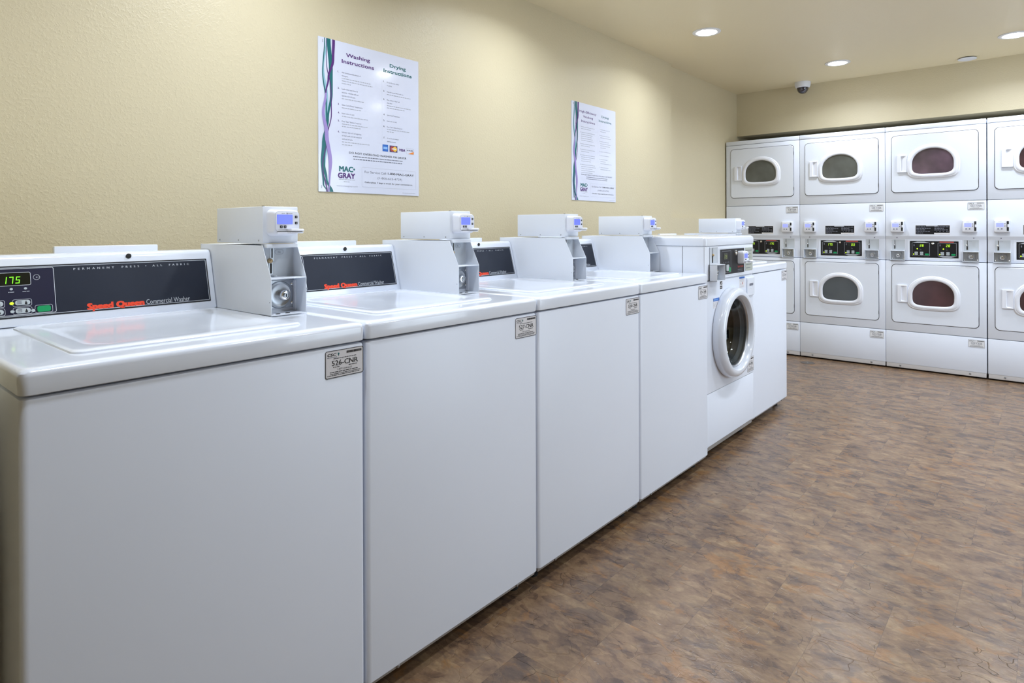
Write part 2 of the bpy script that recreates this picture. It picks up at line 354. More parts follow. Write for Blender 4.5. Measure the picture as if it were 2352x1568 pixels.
# ------------------------------------------------------------------ shared fittings
def machine_label(parent, x, y0, y1, z0, z1, num, small=False):
    m = MB(); P = flat(x); W = y1-y0; H = z1-z0
    m.plate(rr(y0, y1, z0, z1, 0.005), P, 0, 0.0006, PAPER if not small else PAPERW, 0.0002)
    t = 0.0016 if not small else 0.0011
    Y = lambda a: y0+W*a
    Z = lambda a: z0+H*a
    m.frame(y0, y1, z0, z1, 0.005, t, P, 0.0009, INK if not small else INKG)
    m.text('CSC', Y(.05), Z(.80), P, 0.0010, INK, h=H*.10, w=W*.22, bold=0.035, italic=.25)
    m.poly(circ(Y(.34), Z(.86), W*.022, 12), P, 0.0010, TEAL); m.poly([(Y(.325), Z(.84)), (Y(.34), Z(.76)), (Y(.355), Z(.84))], P, 0.0010, TEAL)
    m.greek(Y(.05), Z(.745), W*.27, H*.02, P, 0.0010, INKG, 3)
    x_ = Y(.55); rnd = random.Random(5)
    while x_ < Y(.95):
        a = rnd.uniform(.006, .02)*W; m.rect(x_, min(x_+a, Y(.95)), Z(.83), Z(.915), P, 0.0010, INK); x_ += a+rnd.uniform(.003, .007)*W
    m.greek(Y(.21), Z(.685), W*.6, H*.022, P, 0.0010, INK, 4)
    m.text(num, Y(.17), Z(.445), P, 0.0010, INK if not small else INKG, h=H*.185, w=W*.68, bold=0.018)
    m.greek(Y(.20), Z(.375), W*.2, H*.025, P, 0.0010, INK, 5); m.greek(Y(.60), Z(.375), W*.24, H*.025, P, 0.0010, INK, 6)
    m.text('1-877-264-6622', Y(.5), Z(.265), P, 0.0010, INK, h=H*.06, w=W*.38, align='c')
    m.greek(Y(.12), Z(.195), W*.77, H*.028, P, 0.0010, INK, 7)
    m.greek(Y(.12), Z(.135), W*.80, H*.022, P, 0.0010, INK, 8); m.greek(Y(.05), Z(.085), W*.88, H*.022, P, 0.0010, INK, 9)
    return m.build('machine_label', parent)

def lock(parent, cy, cz, x, R_=0.016, name='lock'):
    m = MB(); P = flat(x)
    m.lathe([(R_*.92, -0.004), (R_*1.0, 0.006), (R_*.98, 0.012), (R_*.8, 0.015), (R_*.62, 0.0155), (R_*.60, 0.013)], cy, cz, P, CHROME, 24, cap1=True)
    m.lathe([(R_*.42, 0.0128), (R_*.42, 0.0175), (R_*.36, 0.0182)], cy, cz, P, STEEL, 18, cap1=True)
    m.plate(rr(cy-R_*.10, cy+R_*.10, cz-R_*.27, cz+R_*.27, R_*.1), P, 0.0182, 0.0186, DARK, 0.0001)
    return m.build(name, parent)

def reader_top(parent, yc, zc, x):
    """credit card reader with a jaw below the screen, base plane at x, 76 x 66 mm"""
    P = flat(x); y0, y1, z0, z1 = yc-.038, yc+.038, zc-.033, zc+.033
    m = MB()
    m.loft([[P(a, b, 0) for a, b in rr(y0-.001, y1+.001, z0-.001, z1+.001, .012)], [P(a, b, .026) for a, b in rr(y0+.001, y1-.001, z0+.001, z1-.001, .012)],
            [P(a, b, .031) for a, b in rr(y0+.003, y1-.003, z0+.003, z1-.003, .012)], [P(a, b, .033) for a, b in rr(y0+.006, y1-.006, z0+.006, z1-.006, .010)]], PLASTIC)
    m.frame(y0+.0045, y1-.0045, z0+.010, z1-.0045, .009, .0007, P, .03315, INKL)
    m.greek(y0+.022, z1-.0095, .013, .0008, P, .0334, INKG, 1); m.greek(y0+.040, z1-.0095, .012, .0008, P, .0334, INKG, 2)
    m.poly([(y0+.0365, z1-.0065), (y0+.039, z1-.0095), (y0+.0375, z1-.012), (y0+.0355, z1-.009)], P, .0335, INKG)
    body = m.build('card_reader', parent)
    m = MB()                                              # jaw with the card slot
    jz0, jz1 = z0+.005, z0+.0175
    top = [(yc-.030, .028), (yc+.036, .028), (yc+.036, .046), (yc+.034, .052), (yc+.024, .0565), (yc+.008, .0565), (yc-.002, .052), (yc-.006, .044), (yc-.030, .040)]
    m.loft([[(x+b, a, jz0+.0005) for a, b in inset(top, .0012)], [(x+b, a, jz0+.002) for a, b in top], [(x+b, a, jz0+.0045) for a, b in top]], PLASTIC)
    m.loft([[(x+b, a, jz0+.0045) for a, b in inset(top, .002)], [(x+b, a, jz0+.0062) for a, b in inset(top, .002)]], DARK)
    up = [(yc-.030, .028), (yc+.037, .028), (yc+.037, .050), (yc+.033, .057), (yc+.024, .060), (yc+.010, .060), (yc+.000, .054), (yc-.004, .040), (yc-.030, .037)]
    m.loft([[(x+b, a, jz0+.0062) for a, b in up], [(x+b, a, jz1-.003) for a, b in up], [(x+b, a, jz1-.001) for a, b in inset(up, .0012)], [(x+b, a, jz1) for a, b in inset(up, .003)]], PLASTIC)
    m.build('card_slot', body)
    m = MB(); m.plate(rr(y0+.0095, y0+.0525, z1-.037, z1-.0125, .0015), P, .032, .0337, LCD, .0003)
    m.build('screen', body)
    for (a, b, c) in ((y0+.0625, z1-.018, 0), (y0+.0625, z1-.034, 1), (y0+.021, z1-.0435, 2), (y0+.0315, z1-.0435, 3)):
        m = MB(); m.plate(rr(a-.0035, a+.0035, b-.0032, b+.0032, .0008), P, .032, .0342, INK, .0004)
        if c < 2: m.poly(circ(a, b, .0013, 8), P, .0344, INKL)
        else:
            m.rect(a-.0018, a+.0018, b-.0004, b+.0004, P, .0344, SILVER)
            if c == 2: m.rect(a-.0004, a+.0004, b-.0018, b+.0018, P, .0344, SILVER)
        m.build('button', body)
    return body

# ------------------------------------------------------------------ top loading washer
CON = lambda y, z, o=0.0: (-.547-(z-.917)*.255+o*.969, y, z+o*.247)
def make_washer():
    t = thing('washing_machine', '', 'washing machine')
    m = MB()                                              # cabinet, front corners rounded
    def cl(z, d=0.0):
        p = []
        r = .012; x1, y0, y1 = -.003-d, .003+d, .653-d
        p += [(-.655, y0), ]
        for cx, cy, a in ((x1-r, y0+r, -90), (x1-r, y1-r, 0)):
            for k in range(6): tt = math.radians(a+90*k/5); p.append((cx+r*math.cos(tt), cy+r*math.sin(tt)))
        p += [(-.655, y1)]
        return [(a, b, z) for a, b in p]
    m.loft([cl(.056, .002), cl(.059), cl(.862), cl(.867, .0015), cl(.8695, .006)], CABINET)
    m.build('cabinet', t)
    m = MB(); m.box(-.64, -.012, .008, .648, .044, .0565, BASEG, .002)
    for y in (.10, .56): m.lathe([(.0055, 0), (.005, .004), (.003, .005)], y, .0505, flat(-.012), STEEL, 12, cap1=True)
    m.build('base_strip', t)
    for x, y in ((-.07, .05), (-.07, .606), (-.6, .05), (-.6, .606)):
        m = MB(); m.lathe([(.02, 0), (.02, .008), (.007, .012), (.007, .046)], 0, 0, lambda a, b, o, x=x, y=y: (x+a, y+b, o), DARK, 16, cap0=True)
        m.build('leveling_foot', t)
    m = MB()                                              # top panel
    def tp(z, d, r=.014):
        x0, x1, y0, y1 = -.655, .0-d, .001+d, .655-d
        p = [(x0, y0)]
        for cx, cy, a in ((x1-r, y0+r, -90), (x1-r, y1-r, 0)):
            for k in range(6): tt = math.radians(a+90*k/5); p.append((cx+r*math.cos(tt), cy+r*math.sin(tt)))
        return [(a, b, z) for a, b in p+[(x0, y1)]]
    m.loft([tp(.8735, .006), tp(.874, .0025), tp(.8755, .001), tp(.903, 0), tp(.909, .0012), tp(.913, .0045), tp(.915, .010), tp(.9155, .018)], ENAMEL)
    m.build('top_panel', t)
    m = MB()                                              # lid with a shallow dished centre
    def ll(x0, x1, y0, y1, r, z): return [(a, b, z) for b, a in rr(y0, y1, x0, x1, r, 8)]
    L = [(-.535, -.085, .095, .545, .020, .9150), (-.534, -.086, .096, .544, .020, .9185), (-.531, -.089, .099, .541, .020, .9205), (-.527, -.093, .103, .537, .022, .9212),
         (-.495, -.125, .128, .512, .045, .9212), (-.490, -.130, .133, .507, .045, .9205), (-.478, -.142, .145, .495, .04, .9175), (-.465, -.155, .158, .482, .04, .9165), (-.40, -.22, .22, .42, .04, .9160)]
    m.loft([ll(*a) for a in L], ENAMEL)
    m.build('lid', t)
    m = MB()                                              # console body
    prof = [(-.547, .917)]
    prof += [(-.547-(z-.917)*.255, z) for z in (1.03,)]
    cx, cz = -.6015, 1.0615; r = .0165
    for k in range(7):
        a = math.radians(14+(90-14)*k/6); prof.append((cx+r*math.cos(a), cz+r*math.sin(a)))
    prof += [(-.655, 1.078), (-.655, .917)]
    m.prism(prof, .004, .5555, ENAMEL, .0035, 3)
    con = m.build('console', t)
    m = MB(); P = CON                                     # control panel and its print
    m.plate(rr(.016, .541, .936, 1.053, .002), P, -.001, .0008, DARK, .0003)
    m.plate(rr(.018, .539, .938, 1.051, .002), P, 0, .0012, NAVY, .0003)
    m.frame(.0195, .5375, .9395, 1.0495, .002, .0013, P, .0016, SILVER)
    m.poly(rr(.024, .184, .942, 1.047, .004), P, .0014, NAVY2)
    m.frame(.024, .184, .942, 1.047, .004, .0013, P, .0018, SILVER)
    m.text('P  E  R  M  A  N  E  N  T       P  R  E  S  S      \u2022      A  L  L       F  A  B  R  I  C', .224, 1.0375, P, .0017, SILVER, h=.0048, w=.268, bold=.03)
    m.text('Speed Queen', .247, .9415, P, .0017, RED, h=.0138, w=.124, bold=.085)
    m.text('Commercial Washer', .377, .942, P, .0017, SILVER, h=.0124, w=.108)
    m.plate(rr(.072, .138, 1.009, 1.037, .003), P, .0010, .0019, DISPB, .0002)
    m.frame(.071, .139, 1.008, 1.038, .004, .0010, P, .0022, SILVER)
    m.seg7('175', .0855, 1.0130, .0155, P, .0024, LEDG)
    m.ringp(circ(.150, 1.025, .0066, 20, .0062), circ(.150, 1.025, .0058, 20, .0054), P, .0018, SILVER)
    m.poly(circ(.150, 1.025, .0011, 8), P, .0019, SILVER); m.rect(.150, .1545, 1.0247, 1.0253, P, .0018, SILVER)
    for k, y in enumerate((.075, .102, .128)):
        m.poly(circ(y, 1.001, .0030, 14, .0026), P, .0018, BTNG); m.greek(y-.006, .9935, .013, .0014, P, .0018, INKL, k)
    for (y0, z0) in ((.058, .963), (.107, .963), (.058, .945), (.107, .945)):
        m.frame(y0-.0045, y0+.031, z0-.0015, z0+.0145, .004, .0008, P, .0018, SILVER)
        m.plate(rr(y0, y0+.028, z0+.001, z0+.012, .0052), P, .0012, .0030, BTNG, .0006)
        for k in range(3): m.rect(y0+.0035, y0+.012, z0+.0035+.0026*k, z0+.0047+.0026*k, P, .0033, INKG)
        m.poly(circ(y0+.020, z0+.0045, .0026, 10), P, .0033, INK); m.rect(y0+.019, y0+.021, z0+.0045, z0+.0098, P, .0033, INK)
    for y, z, mt in ((.1010, .9690, LEDY), (.1015, .9510, BTNG), (.0525, .9690, BTNG), (.0525, .9510, BTNG), (.1395, .9500, BTNG)):
        m.poly(circ(y, z, .0055, 14, .0045), P, .0020, NAVY2); m.plate(circ(y, z, .0040, 14, .0034), P, .0012, .0026, mt, .0005)
    m.frame(.143, .177, .9425+.001, .9615, .004, .0008, P, .0018, SILVER)
    m.plate(rr(.147, .173, .9455, .959, .0045), P, .0012, .0030, GREEN, .0006)
    m.build('control_panel', con)
    m = MB()
    Q = lambda y, z, o=0.0: (-.5852+o*.92, y, z+o*.38)
    m.lathe([(.0062, 0), (.0066, .0022), (.0048, .003)], .346, 1.0665, Q, DARK, 20, cap1=True)
    m.build('service_lock_hole', con)
    m = MB(); m.box(-.672, -.6555, .204, .443, .93, 1.094, ENAMEL, .003); m.build('rear_rail', t)
    # coin meter: sheet metal case with cheeks standing forward of a recessed face
    m = MB(); y0, y1, T = .5570, .6552, .0016
    m.box(-.6535, -.315, y0+.0006, y1-.0006, .917, 1.0930, POWDER, .0004)
    ch = [(-.654, .917), (-.254, .917), (-.254, 1.010), (-.297, 1.0935), (-.654, 1.0935)]
    m.prism(ch, y0, y0+T, POWDER, .0004, 1); m.prism(ch, y1-T, y1, POWDER, .0004, 1)
    m.box(-.318, -.254, y0, y1, .917, .9188, POWDER, .0004)
    m.box(-.318, -.2545, y0+.001, y1-.001, 1.0085, 1.0108, POWDER, .0005)
    m.box(-.3165, -.286, y0+.006, y1-.006, 1.0870, 1.0970, POWDER, .0015)
    m.box(-.3165, -.3145, y0+.003, y1-.003, 1.012, 1.086, GREYP)
    for y in (.585, .612): m.lathe([(.0065, 0), (.006, .0012), (.003, .0016)], 0, 0, lambda a, b, o, y=y: (-.272+a*.7, y+b, .9188+o), DARK, 12, cap1=True)
    m.lathe([(.0015, 0), (.0015, .0006)], 0, 0, lambda a, b, o: (-.262+a, .5575-o, .951+b), INKG, 8, cap1=True)
    cmx = m.build('coin_meter', t)
    m = MB(); P = flat(-.3144)                            # coin slot in the upper recess
    m.plate(rr(.5875, .5975, 1.052, 1.086, .001), P, 0, .0008, STEEL, .0002)
    m.plate(rr(.5905, .5940, 1.060, 1.085, .001), P, .0008, .0012, DARK, .0001)
    m.plate(rr(.5830, .5945, 1.017, 1.049, .001), P, 0, .0008, STEEL, .0002)
    m.plate(rr(.5865, .5915, 1.020, 1.046, .001), P, .0008, .0012, DARK, .0001)
    m.lathe([(.0065, 0), (.0065, .006), (.004, .010), (.001, .0115)], .5855, 1.053, P, BRASS, 16, cap1=True)
    m.box(-.3144, -.298, .589, .599, 1.0125, 1.0150, STEEL, .0006)
    m.frame(.600, .6245, 1.069, 1.0815, .0062, .0006, P, .0009, INKG)
    m.text('25\u00a2', .612, 1.0732, P, .0009, INKG, h=.004, align='c', bold=.02)
    m.build('coin_slot', cmx)
    m = MB(); P = flat(-.3148)                            # lock plate with a dished ring
    m.plate(rr(.560, .6525, .928, 1.001, .001), P, 0, .0025, STEEL, .0006)
    m.lathe([(.036, .0024), (.034, .0052), (.030, .0058), (.0265, .0042), (.020, .0035), (.0165, .0036)], .612, .963, P, STEEL, 40, cap1=True)
    for z in (.940, .990):
        m.lathe([(.0045, .0024), (.004, .0050), (.0015, .0060)], .6475, z, P, CHROME, 12, cap1=True)
    m.box(-.3148, -.300, .6505, .6535, .920, 1.000, PLASTIC, .001)
    m.build('lock_plate', cmx)
    lock(cmx, .620, .962, -.3105, .0148)
    # reader housing: the box standing on the coin meter
    m = MB(); m.box(-.549, -.297, y0, y1, 1.0985, 1.193, POWDER, .0015)
    m.box(-.300, -.2945, y0, y1, 1.1010, 1.1935, POWDER, .0022)
    m.box(-.3005, -.296, y0+.001, y0+.006, 1.1933, 1.1945, DARK)
    hb = m.build('reader_housing', t)
    for x in (-.531, -.423, -.315):
        m = MB(); m.lathe([(.0026, 0), (.0024, .0008), (.001, .0010)], 0, 0, lambda a, b, o, x=x: (x+a, y0-o, 1.106+b), STEEL, 10, cap1=True)
        m.build('screw', hb)
    reader_top(t, .606, 1.1515, -.2945)
    return t

P_ = .656
W0 = make_washer()
W0['label'] = 'nearest white top-loading washer, label 526-CNR, display lit green 175'
W0['group'] = 'top-loading washers in the row'
specs = [(1, P_, 0.0, 0.0, '527-CNR', 'white top-loading washer labelled 527-CNR, second in the row from the camera'),
         (2, 2*P_, 0.0, 0.0, '528-CNR', 'white top-loading washer labelled 528-CNR, third in the row from the camera'),
         (3, 3*P_, 0.0, 0.0, '529-CNR', 'white top-loading washer labelled 529-CNR, just before the front-loading washer'),
         (5, 3.281, -.035, .004, '531-CNR', 'white top-loading washer at the far end of the row, behind the front-loader')]
for k, y, x, z, num, lab in specs:
    c = copy_tree(W0); c.location = (x, y, 0); c['label'] = lab
    machine_label(c, -.0028, .547, .649, .800, .862, num)
machine_label(W0, -.0028, .547, .649, .800, .862, '526-CNR')

# ------------------------------------------------------------------ front loading washer
t = thing('front_load_washer', 'white front-loading washer with round dark glass door, between two top-loaders', 'washing machine', (-.017, 2.626, 0))
def fl(z, d=0.0, x0=-.66, x1=-.001, r=.012):
    p = [(x0, .003+d)]
    for cx, cy, a in ((x1-d-r, .003+d+r, -90), (x1-d-r, .652-d-r, 0)):
        for k in range(6): tt = math.radians(a+90*k/5); p.append((cx+r*math.cos(tt), cy+r*math.sin(tt)))
    return [(a, b, z) for a, b in p+[(x0, .652-d)]]
m = MB()
m.loft([fl(.334, .001), fl(.336), fl(.870, 0), fl(.8735, .003)], CABINET, cap0=False, cap1=True)
# open the front: drop the flat front faces over the door and rebuild them as a panel with a round hole
keep = []
CY, CZ = .306, .600
for f, mi_ in zip(m.f, m.m):
    xs = [m.v[i][0] for i in f]; ys = [m.v[i][1] for i in f]
    if len(f) == 4 and min(xs) > -.006 and max(ys)-min(ys) > .5: continue
    keep.append((f, mi_))
m.f = [k[0] for k in keep]; m.m = [k[1] for k in keep]
N_ = 64
def sq(k):
    a = 2*PI*k/N_; c, s = math.cos(a), math.sin(a)
    y0, y1, z0, z1 = .015, .640, .334, .8735
    tt = min(((y1-CY)/c if c > 1e-9 else (y0-CY)/c if c < -1e-9 else 9), ((z1-CZ)/s if s > 1e-9 else (z0-CZ)/s if s < -1e-9 else 9))
    return (CY+tt*c, CZ+tt*s)
SQ = [sq(k) for k in range(N_)]
for cyy, czz in ((.015, .334), (.640, .334), (.640, .8735), (.015, .8735)):      # pull the nearest samples onto the corners
    j = min(range(N_), key=lambda q: (SQ[q][0]-cyy)**2+(SQ[q][1]-czz)**2); SQ[j] = (cyy, czz)
H = flat(-.001)
m.loft([[H(*p) for p in SQ], [H(*p) for p in circ(CY, CZ, .20, N_)], [H(a, b, -.02) for a, b in circ(CY, CZ, .195, N_)], [H(a, b, -.06) for a, b in circ(CY, CZ, .19, N_)]], CABINET, False, False)
m.loft([fl(.076, .002), fl(.079), fl(.328), fl(.3315, .002)], CABINET)           # lower service panel
m.box(-.65, -.006, .006, .649, .325, .340, SEAM)
cab = m.build('cabinet', t)
m = MB(); m.lathe([(.188, -.061), (.20, -.10), (.20, -.38), (.15, -.42), (.02, -.43)], CY, CZ, flat(0), DRUM, 48, cap1=True)
m.lathe([(.188, -.062), (.165, -.075), (.155, -.10), (.165, -.12), (.19, -.125)], CY, CZ, flat(0), DARK, 48)
for k in range(3):
    a = 2*PI*k/3+.5; m.box(-.36, -.12, CY+.16*math.cos(a)-.02, CY+.16*math.cos(a)+.02, CZ+.16*math.sin(a)-.02, CZ+.16*math.sin(a)+.02, DRUM, .01)
m.build('drum', t)
m = MB()                                                                        # door ring
m.lathe([(.200, .000), (.226, .0005), (.229, .012), (.2285, .030), (.223, .045), (.212, .054), (.200, .0565), (.190, .055), (.1855, .050), (.182, .040), (.178, .030), (.176, .020), (.172, -.006), (.160, -.008)], CY, CZ, flat(0), ENAMEL, 96)
door = m.build('door_ring', t)
m = MB()
m.lathe([(.1785, .031), (.172, .034), (.168, .030), (.166, .022), (.166, .012), (.170, .010)], CY, CZ, flat(0), STEEL, 72)
m.build('glass_rim', door)
m = MB(); q = [(.167, .022), (.160, .008), (.148, -.025), (.128, -.055), (.095, -.078), (.05, -.088), (.01, -.090)]
m.lathe(q, CY, CZ, flat(0), GLASSB, 72, cap1=True); m.lathe([(a-.004 if a > .02 else a, b+.004) for a, b in q], CY, CZ, flat(0), GLASSB, 72, cap1=True)
m.build('door_glass', door)
m = MB()                                                                        # control head
m.loft([fl(.880), fl(1.040), fl(1.0435, .002)], ENAMEL)
m.loft([fl(.8735, .004), fl(.8775, .003), fl(.8800, .0)], ENAMEL)
m.prism([(-.118, .88), (-.116, .88), (-.116, 1.043), (-.118, 1.043)], .0024, .0032, SEAM)
head = m.build('control_head', t)
m = MB()
m.plate(rr(.165, .512, .889, 1.031, .004), flat(-.001), 0, .0012, ENAMEL, .0006)
P = flat(.0004)
m.plate(rr(.180, .505, .896, 1.024, .002), P, 0, .0012, BLACKP, .0003)
m.frame(.197, .318, .905, 1.015, .004, .0012, P, .0016, INKL)
m.plate(rr(.222, .270, .972, 1.004, .003), P, .001, .0020, LEDD, .0002); m.seg7('175', .226, .977, .018, P, .0023, LEDF)
for k in range(4): m.poly(circ(.22+.022*k, .957, .0035, 8), P, .0018, INKG)
m.plate(rr(.255, .290, .912, .945, .006), P, .0012, .003, BTNG, .0005)
m.plate(rr(.285, .312, .907, .930, .005), P, .0012, .003, GREEN, .0005)
m.lathe([(.0140, .001), (.0135, .006), (.0085, .008), (.0060, .005)], .379, 1.003, P, CHROME, 20, cap1=True)
m.text('Speed Queen', .410, .924, P, .0017, DRED, h=.0110, w=.080, bold=.05)
m.greek(.410, .910, .066, .004, P, .0017, INKG, 1); m.greek(.410, .902, .066, .003, P, .0017, INKG, 2)
m.build('control_panel', head)
m = MB(); m.plate(rr(.524, .634, .900, 1.025, .003), flat(-.0008), 0, .0012, PADG, .0004)
P = flat(.0004)
for k in range(6): m.greek(.534, 1.008-.019*k, .085-.01*(k % 3), .003, P, .0008, INKG, k)
m.build('instruction_sticker', head)
m = MB(); P = flat(-.0008)                                                      # coin niche: a steel lined opening
m.frame(.050, .152, .955, 1.040, .004, .004, P, .0030, PLASTIC)
m.plate(rr(.052, .150, .957, 1.038, .002), P, 0, .0012, GREYP, .0003)
m.plate(rr(.086, .092, .990, 1.034, .001), P, .001, .0020, STEEL, .0002); m.plate(rr(.088, .090, .996, 1.033, .0005), P, .002, .0024, DARK, .0001)
m.plate(rr(.080, .092, .962, .998, .002), P, .001, .0022, DARK, .0002); m.lathe([(.006, .001), (.006, .008), (.002, .011)], .084, 1.000, P, BRASS, 12, cap1=True)
m.build('coin_slot', head)
m = MB(); T = .0022                                                             # protruding coin box, open at the front
m.box(0, .004, .042, .143, .875, .955, GREYP)
m.box(0, .041, .042, .042+T, .875, .955, POWDER, .0006); m.box(0, .041, .143-T, .143, .875, .955, POWDER, .0006)
m.box(0, .041, .042, .143, .875, .875+T, POWDER, .0006); m.box(0, .041, .042, .143, .955-T, .955, POWDER, .0006)
cb = m.build('coin_box', t); lock(cb, .092, .915, .008, .018)
reader_top(t, .449, .9765, .0012)
m = MB()                                                                        # cap
def cp(z, d, r=.018): return fl(z, d-.003, -.66, -.002+.003, r)
m.loft([cp(1.0445, .004), cp(1.046, .001), cp(1.072, .0), cp(1.083, .003), cp(1.089, .010), cp(1.0905, .018)], ENAMEL)
m.build('top_panel', t)
m = MB(); P = flat(-.001)                                                       # door latch pad
m.plate(rr(.537, .645, .762, .862, .010), P, 0, .009, ENAMEL, .003)
m.loft([[P(a, b, .0092) for a, b in rr(.560, .624, .795, .832, .016)], [P(a, b, .0094) for a, b in rr(.563, .621, .798, .829, .015)]], PLASTIC, False, False)
m.poly(rr(.563, .621, .816, .829, .006), P, .0096, INKG)
m.build('latch_handle', t)
m = MB(); P = flat(-.001)
m.plate(rr(.178, .210, .826, .867, .001), P, 0, .0006, PAPER, .0001); m.rect(.180, .208, .848, .865, P, .0008, INK); m.rect(.180, .208, .828, .843, P, .0008, INK)
m.poly([(.184, .850), (.200, .862), (.204, .858), (.188, .848)], P, .0010, PAPER); m.rect(.184, .204, .834, .837, P, .0010, PAPER)
m.build('warning_sticker', t)
m = MB()
m.plate(rr(.439, .514, .812, .871, .001), P, 0, .0006, PAPER, .0001); m.rect(.439, .514, .861, .871, P, .0008, BLUE)
for k in range(3): m.greek(.445, .855-.005*k, .06, .0018, P, .0008, INKL, k)
m.rect(.482, .490, .829, .842, P, .0008, DRED); m.poly(circ(.46, .832, .006, 10), P, .0008, INKL)
for k in range(2): m.greek(.447, .821-.005*k, .055, .0018, P, .0008, INKL, k+5)
m.build('instruction_sticker', t)
m = MB(); m.plate(rr(.095, .167, .738, .787, .001), P, 0, .0006, PAPER, .0001); m.rect(.095, .167, .772, .787, P, .0008, BLUE); m.greek(.105, .777, .05, .004, P, .0009, LBLUE, 2)
for k in range(4): m.greek(.098, .764-.006*k, .062, .0018, P, .0008, INKL, k)
m.build('instruction_sticker', t)
machine_label(t, -.0008, .553, .646, .345, .423, '530-CNR')
m = MB(); m.box(-.64, -.012, .008, .648, .050, .0765, BASEG, .002); m.build('base_strip', t)
for x, y in ((-.07, .05), (-.07, .606), (-.6, .05), (-.6, .606)):
    m = MB(); m.lathe([(.02, 0), (.02, .008), (.008, .012), (.008, .051)], 0, 0, lambda a, b, o, x=x, y=y: (x+a, y+b, o), DARK, 16, cap0=True)
    m.build('leveling_foot', t)

# ------------------------------------------------------------------ stacked dryers
DW = .6523
def dshape(y0, y1, z0, z1, zc=None, n=64, nt_=2.08, nb=4.6):
    cy = (y0+y1)/2; a = (y1-y0)/2; zc = z0+(z1-z0)*.42 if zc is None else zc
    p = []
    for k in range(n):
        t_ = 2*PI*k/n; c, s = math.cos(t_), math.sin(t_)
        e = nt_ if s >= 0 else nb; b = (z1-zc) if s >= 0 else (zc-z0)
        rr_ = (abs(c)**e+abs(s)**e)**(-1/e)
        p.append((cy+a*c*rr_, zc+b*s*rr_))
    return p
def dryer_reader(parent, y0, z0):
    y1, z1 = y0+.091, z0+.092; P = flat(.001)
    m = MB()
    m.loft([[P(a, b, 0) for a, b in rr(y0-.001, y1+.001, z0-.001, z1+.001, .008)], [P(a, b, .026) for a, b in rr(y0, y1, z0, z1, .008)],
            [P(a, b, .031) for a, b in rr(y0+.003, y1-.003, z0+.003, z1-.003, .007)], [P(a, b, .0325) for a, b in rr(y0+.006, y1-.006, z0+.006, z1-.006, .006)]], PLASTIC)
    m.greek(y0+.026, z1-.0155, .022, .0012, P, .0329, INKG, 1)
    b_ = m.build('card_reader', parent)
    m = MB(); m.plate(rr(y0+.013, y0+.056, z0+.042, z0+.070, .002), P, .031, .0332, LCDP, .0003); m.build('screen', b_)
    for (a, b, r) in ((y0+.0635, z0+.063, .0036), (y0+.0635, z0+.047, .0036), (y0+.0245, z0+.026, .0052), (y0+.0455, z0+.026, .0052)):
        m = MB(); m.plate(circ(a, b, r, 14), P, .031, .0338, INKG, .0004); m.build('button', b_)
    m = MB(); m.plate(rr(y0+.0735, y0+.086, z0+.011, z0+.083, .002), P, .031, .0336, DARK, .0003); m.plate(rr(y0+.0775, y0+.0865, z0+.038, z0+.058, .002), P, .033, .040, PLASTIC, .001)
    m.build('card_slot', b_)
def dryer_coin(parent, y0, dark=False):
    P = flat(-.0135)
    m = MB(); m.frame(y0+.004, y0+.101, .944, 1.035, .002, .0025, P, .0024, PLASTIC); m.plate(rr(y0+.006, y0+.0985, .946, 1.033, .002), P, 0, .0015, GREYP, .0003)
    m.plate(rr(y0+.026, y0+.032, .996, 1.030, .001), P, .001, .0022, STEEL, .0002); m.plate(rr(y0+.028, y0+.030, .998, 1.028, .0005), P, .002, .0026, DARK, .0001)
    m.plate(rr(y0+.022, y0+.034, .956, .992, .002), P, .001, .0022, STEEL, .0002); m.plate(rr(y0+.0255, y0+.0315, .960, .984, .001), P, .002, .0027, DARK, .0001)
    m.lathe([(.0055, .001), (.0055, .007), (.002, .010)], y0+.025, .993, P, CHROME, 12, cap1=True)
    m.greek(y0+.040, 1.021, .016, .003, P, .0018, INKL, 4)
    m.build('coin_slot', parent)
    m = MB(); T = .002; a, b, z0, z1 = y0, y0+.101, .867, .944; X0, X1 = -.0135, .016
    m.box(X0, X0+.003, a, b, z0, z1, STEEL)
    m.box(X0, X1, a, a+T, z0, z1, POWDER, .0005); m.box(X0, X1, b-T, b, z0, z1, POWDER, .0005)
    m.box(X0, X1, a, b, z0, z0+T+.001, POWDER, .0005); m.box(X0, X1, a, b, z1-T, z1, POWDER, .0005)
    P2 = flat(X0+.003); cy, cz = (a+b)/2+.002, (z0+z1)/2
    m.loft([[P2(u, v, 0) for u, v in rr(cy-.027, cy+.027, cz-.027, cz+.027, .013)], [P2(u, v, .004) for u, v in rr(cy-.025, cy+.025, cz-.025, cz+.025, .012)], [P2(u, v, .004) for u, v in rr(cy-.022, cy+.022, cz-.022, cz+.022, .011)], [P2(u, v, .0015) for u, v in rr(cy-.020, cy+.020, cz-.020, cz+.020, .010)]], STEEL)
    for u in (a+.012, b-.010):
        m.lathe([(.0045, 0), (.004, .003), (.001, .004)], u, z0+.014, P2, CHROME, 10, cap1=True)
    o = m.build('coin_box', parent); lock(o, cy, cz, X0+.006, .0145)
